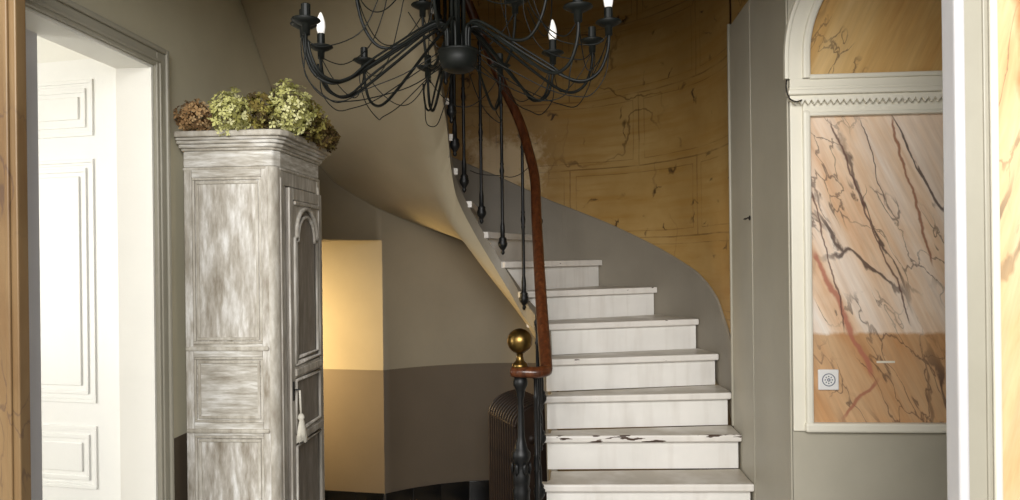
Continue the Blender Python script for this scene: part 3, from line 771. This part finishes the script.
# tassel hanging from the key
kx, ky, kz = ax+F0+.036, ay+dy0+.020, 1.178
ta = thing('key_tassel', 'cream cotton tassel hanging from the armoire key', 'tassel', (kx, ky, .968))
obj('cord', tube(bmesh.new(), [(0,0,kz-.968), (.001,.002,.17), (.003,.004,.105)], .0045, 8), 'cord_white', ta, smooth=True)
obj('tassel_head', lathe(bmesh.new(), [(0,.085),(.010,.086),(.015,.094),(.013,.104),(.006,.112),(0,.113)], 14, (.003,.004,0)), 'cord_white', ta, smooth=True)
bm = bmesh.new()
for i in range(26):
    a = 2*math.pi*i/26; r1 = .034+random.uniform(-.004, .006); zz = random.uniform(-.008, .006)
    tube(bm, [(.003+.011*math.cos(a), .004+.011*math.sin(a), .090), (.003+.026*math.cos(a), .004+.026*math.sin(a), .045), (.003+r1*math.cos(a), .004+r1*math.sin(a), zz)], [.004,.005,.0045], 5)
fo = obj('fringe', bm, 'cord_white', ta, smooth=True); fo.scale = (.5, 1, 1); fo.location = (.004, 0, 0)

# ------------------------------------------------------------------ dried hydrangeas on the armoire
def bloom(label, mat, c, rad, n, seed, squash=(1,1,.9), stem_to=None):
    rnd = random.Random(seed)
    z0 = 2.243
    t = thing('hydrangea_bloom', label, 'flower', (c[0], c[1], z0), 0, 'dried hydrangeas on the armoire')
    bm = bmesh.new(); cz = c[2]-z0
    for i in range(n):
        zz = 1-2*(i+.5)/n; a = i*2.39996+rnd.uniform(-.3,.3); s = math.sqrt(1-zz*zz)
        nrm = Vector((s*math.cos(a), s*math.sin(a), zz)); rr = rad*rnd.uniform(.66, 1.14)
        p = Vector((nrm.x*rr*squash[0], nrm.y*rr*squash[1], nrm.z*rr*squash[2]+cz))
        if p.z < .004 and -hx_-.03 < p.x+c[0]-ax < hx_+.05 and p.y+c[1]-ay > -hy_-.036: p.z = .004+rnd.uniform(0,.012)
        nr = (nrm+Vector((rnd.uniform(-.6,.6), rnd.uniform(-.6,.6), rnd.uniform(-.4,.7)))).normalized()
        q = nr.to_track_quat('Z', 'Y').to_matrix(); sz = rnd.uniform(.012, .020); tw = rnd.uniform(0, 1.5)
        ctr = bm.verts.new(p)
        for j in range(4):
            b = tw+j*math.pi/2
            def pt(r, db, h): return bm.verts.new(p+q @ Vector((r*math.cos(b+db), r*math.sin(b+db), h)))
            l, m_, r_ = pt(sz*.8, -.55, sz*.18), pt(sz*1.15, 0, sz*rnd.uniform(-.1,.5)), pt(sz*.8, .55, sz*.18)
            bm.faces.new((ctr, l, m_, r_))
    obj('florets', bm, mat, t)
    bm = bmesh.new()
    for i in range(7):
        a = i*.9; tube(bm, [(0,0,max(.012, cz*.3)), (rad*.5*math.cos(a), rad*.5*math.sin(a), cz+rad*.2*math.sin(i*2.1))], .002, 4)
    s = stem_to or (.05, .09)
    tube(bm, [(0, 0, max(.012, cz*.3)), (s[0], s[1], .008)], .0035, 5)
    obj('stem', bm, 'stem', t)
    return t
bloom('pale brown dried hydrangea at the wall end of the armoire top', 'pet_brown', (-1.475, 2.88, 2.303), .070, 120, 1)
bloom('lime green dried hydrangea drooping over the cornice edge', 'pet_green', (-1.318, 2.846, 2.312), .082, 150, 2, (.85, .75, 1.05))
bloom('olive and brown dried hydrangea between two lime green ones', 'pet_dark', (-1.225, 2.93, 2.325), .078, 140, 3)
bloom('largest lime green dried hydrangea at the cornice corner', 'pet_green', (-1.115, 2.955, 2.345), .094, 190, 4, (.9, .9, 1.1))
bloom('olive dried hydrangea over the armoire door', 'pet_dark', (-1.10, 3.11, 2.322), .084, 150, 5, (.8, 1, .95), (-.08, .05))
bloom('rust brown dried hydrangea over the armoire door', 'pet_rust', (-1.095, 3.25, 2.300), .074, 130, 6, (.8, 1, .9), (-.08, .02))
bloom('small rust brown dried hydrangea at the far end of the armoire top', 'pet_rust', (-1.10, 3.385, 2.288), .058, 110, 7, (.85, 1, .9), (-.08, -.02))

# ------------------------------------------------------------------ chandelier
cx, cy = -.309, 2.183
ch = thing('chandelier', 'black wrought iron chandelier with looping arms, wires and candle bulbs', 'chandelier', (cx, cy, 2.25))
Z = lambda z: z-2.25
obj('hub', lathe(bmesh.new(), [(0,Z(2.274)),(.03,Z(2.275)),(.046,Z(2.282)),(.054,Z(2.296)),(.057,Z(2.31)),(.058,Z(2.330)),(.061,Z(2.332)),(.061,Z(2.338)),(0,Z(2.338))], 24), 'chand', ch, smooth=True)
for a in (0, 1.6, 3.1, 4.6): obj('stem_rod', tube(bmesh.new(), [(.018*math.cos(a), .018*math.sin(a), Z(2.33)), (.018*math.cos(a), .018*math.sin(a), Z(3.45))], .0055, 8), 'chand', ch, smooth=True)
obj('upper_collar', lathe(bmesh.new(), [(0,Z(2.98)),(.04,Z(2.98)),(.05,Z(3.0)),(.04,Z(3.03)),(0,Z(3.03))], 16), 'chand', ch, smooth=True)
obj('ceiling_rose', lathe(bmesh.new(), [(0,Z(3.43)),(.03,Z(3.43)),(.07,Z(3.50)),(.075,Z(3.57)),(0,Z(3.57))], 20), 'chand', ch, smooth=True)
def candle(par, x, y, zp, bulb, s=1.0):
    obj('drip_pan', lathe(bmesh.new(), [(0,-.034),(.0105*s,-.034),(.0115*s,-.010),(.024*s,-.005),(.039*s,.004),(.037*s,.007),(.014*s,.001),(0,.001)], 16, (x,y,zp)), 'chand', par, smooth=True)
    obj('candle_sleeve', lathe(bmesh.new(), [(0,0),(.0125*s,0),(.0125*s,.046*s),(.010*s,.048*s),(0,.048*s)], 12, (x,y,zp)), 'chand', par, smooth=False)
    if bulb:
        b = obj('bulb', lathe(bmesh.new(), [(0,.044),(.010,.046),(.0125,.056),(.0145,.070),(.0135,.084),(.0095,.100),(.005,.111),(.0015,.116),(0,.1165)], 14, (x,y,zp)), 'bulb', par, smooth=True)
        b['label'] = 'white candle-shaped bulb'
LOW = [(1,2.405,1,.445),(25,2.405,0,.445),(47,2.40,1,.405),(79,2.40,0,.45),(112,2.395,0,.45),(141,2.395,0,.47),(163,2.40,1,.485),(189,2.405,0,.45),(216,2.352,0,.455),(321,2.355,0,.45)]
for i, (a, zp, bulb, rr) in enumerate(LOW):
    ca, sa = math.cos(R(a)), math.sin(R(a)); dz = zp-2.405; q = rr/.455
    prof = [(.035,2.33),(.036,2.395),(.055,2.408),(.10,2.39),(.20,2.326),(.28,2.276),(.34,2.245),(.385,2.240),(.425,2.265),(.447,2.31),(.455,2.35),(.455,2.378)]
    pts = smooth_path([(r*q*ca, r*q*sa, Z(z+dz*(r/.455)**2)) for r, z in prof], 5)
    arm = obj('arm', tube(bmesh.new(), pts, .0048, 8), 'chand', ch, smooth=True)
    if i % 2 == 0:
        pts2 = smooth_path([(r*q*math.cos(R(a+2.2)), r*q*math.sin(R(a+2.2)), Z(z+dz*(r/.455)**2+ (.014 if r < .3 else .0))) for r, z in prof[2:-1]], 5)
        obj('twin_bar', tube(bmesh.new(), pts2, .0036, 6), 'chand', arm, smooth=True)
    candle(arm, rr*ca, rr*sa, Z(zp), bulb)
    # thin wire hanging under the arm, tied below the pan
    rnd = random.Random(i)
    w1 = [(.06,2.33),(.16,2.27+rnd.uniform(-.01,.01)),(.27,2.22),(.34,2.195+rnd.uniform(-.015,.01)),(.40,2.20),(.445,2.26),(.455,2.34),(.452,2.375)]
    obj('wire', tube(bmesh.new(), smooth_path([(r*q*math.cos(R(a+rnd.uniform(-3,3))), r*q*math.sin(R(a+2)), Z(z+dz)) for r, z in w1], 5), .0017, 5), 'chand', arm, smooth=True)
    # loop to the next arm
    a2, zp2, _, rr2 = LOW[(i+1) % len(LOW)]
    da = (a2-a) % 360
    if da < 60:
        pts = []
        for t in vr(0, 1, 8):
            an = R(a+da*t); rr_ = (rr+(rr2-rr)*t)*(1-.10*math.sin(math.pi*t)); zz = zp-.03+(zp2-zp)*t-.115*math.sin(math.pi*t)**.8
            pts.append((rr_*math.cos(an), rr_*math.sin(an), Z(zz)))
        obj('wire_loop', tube(bmesh.new(), smooth_path(pts, 3), .0017, 5), 'chand', arm, smooth=True)
    if a not in (79, 216):
        pts = smooth_path([(.05*ca, .05*sa, Z(2.99)), (.12*ca, .12*sa, Z(2.80)), (.21*math.cos(R(a+6)), .21*math.sin(R(a+6)), Z(2.58)), (.235*math.cos(R(a+9)), .235*math.sin(R(a+9)), Z(2.47)), (.29*math.cos(R(a+6)), .29*math.sin(R(a+6)), Z(2.375)), (.40*ca, .40*sa, Z(2.345+dz)), (rr*ca, rr*sa, Z(2.376+dz))], 6)
        obj('hanging_wire', tube(bmesh.new(), pts, .0018, 5), 'chand', arm, smooth=True)
for i, a in enumerate((59, 121, 193, 265, 337)):
    ca, sa = math.cos(R(a)), math.sin(R(a))
    prof = [(.034,2.33),(.040,2.41),(.07,2.415),(.12,2.385),(.18,2.345),(.235,2.345),(.275,2.40),(.295,2.48),(.30,2.53)]
    arm = obj('upper_arm', tube(bmesh.new(), smooth_path([(r*ca, r*sa, Z(z)) for r, z in prof], 5), .0048, 8), 'chand', ch, smooth=True)
    candle(arm, .30*ca, .30*sa, Z(2.562), 1 if i > 2 else 0)
    pts = []
    for t in vr(0, 1, 10):
        an = R(a+72*t); rr_ = .30-.03*math.sin(math.pi*t); pts.append((rr_*math.cos(an), rr_*math.sin(an), Z(2.535-.14*math.sin(math.pi*t)**.8)))
    obj('wire_loop', tube(bmesh.new(), smooth_path(pts, 3), .0018, 5), 'chand', arm, smooth=True)
    obj('hanging_wire', tube(bmesh.new(), smooth_path([(.045*ca, .045*sa, Z(2.99)), (.13*ca, .13*sa, Z(2.84)), (.19*ca, .19*sa, Z(2.66)), (.225*ca, .225*sa, Z(2.53)), (.26*ca, .26*sa, Z(2.49)), (.30*ca, .30*sa, Z(2.532))], 6), .0018, 5), 'chand', arm, smooth=True)

# ------------------------------------------------------------------ radiator under the stairs
rd = thing('radiator', 'dark rusty cast iron radiator with a rounded ribbed top under the stairs', 'radiator', (-.275, 3.90, 0))
A0, A1 = Vector((-.285, 4.02)), Vector((-.462, 4.39))
dirr = (A1-A0).normalized(); dep = Vector((dirr.y, -dirr.x))
if dep.x < 0: dep = -dep
ang = math.atan2(dirr.y, dirr.x); rd.location = (A0.x, A0.y, 0); rd.rotation_euler = (0, 0, ang)
NS = 11; LEN = (A1-A0).length; pitch = LEN/NS
sgn = -1   # depth runs along local -y
first = None
for i in range(NS):
    if first is None:
        prof = [(0,.06),(0,.80)]+[(.02+.19*math.sin(R(t))*1.0, .80+.115*(1-math.cos(R(t)))+.0) for t in ()]
        pts = [(.0,.06),(.0,.795)]+[(.19*(1-math.cos(R(t))), .795+.125*math.sin(R(t))) for t in range(10, 91, 10)]+[(.21,.92),(.21,.06)]
        bm = bmesh.new(); wv = pitch*.40
        for (off_, x0, x1) in ((0, -wv, wv), (-.010, -wv*.45, wv*.45)):
            P = [(max(p[0]+off_, off_), p[1]+(0.010 if off_ and p[1] > .5 else 0)) for p in pts]
            a = [bm.verts.new((x0, sgn*p[0], p[1])) for p in P]; b = [bm.verts.new((x1, sgn*p[0], p[1])) for p in P]
            bm.faces.new(a); bm.faces.new(b[::-1])
            for q in range(len(P)): bm.faces.new((a[q], a[(q+1)%len(P)], b[(q+1)%len(P)], b[q]))
        first = obj('section', bm, 'rad', rd, bevel=.006); s_ = first
    else:
        s_ = first.copy(); C.objects.link(s_); s_.parent = rd
    s_.location = (pitch*(i+.5), 0, 0)
obj('top_rail', tube(bmesh.new(), [(0, -.006, .80), (LEN, -.006, .80)], .012, 8), 'rad', rd, smooth=True)
for z in (.16, .72): obj('connecting_pipe', tube(bmesh.new(), [(0, -.11, z), (LEN, -.11, z)], .03, 10), 'rad', rd, smooth=True)
for x in (pitch*.5, LEN-pitch*.5): obj('foot', B(x-.015, x+.015, -.18, -.03, 0, .065), 'rad', rd, bevel=.004)
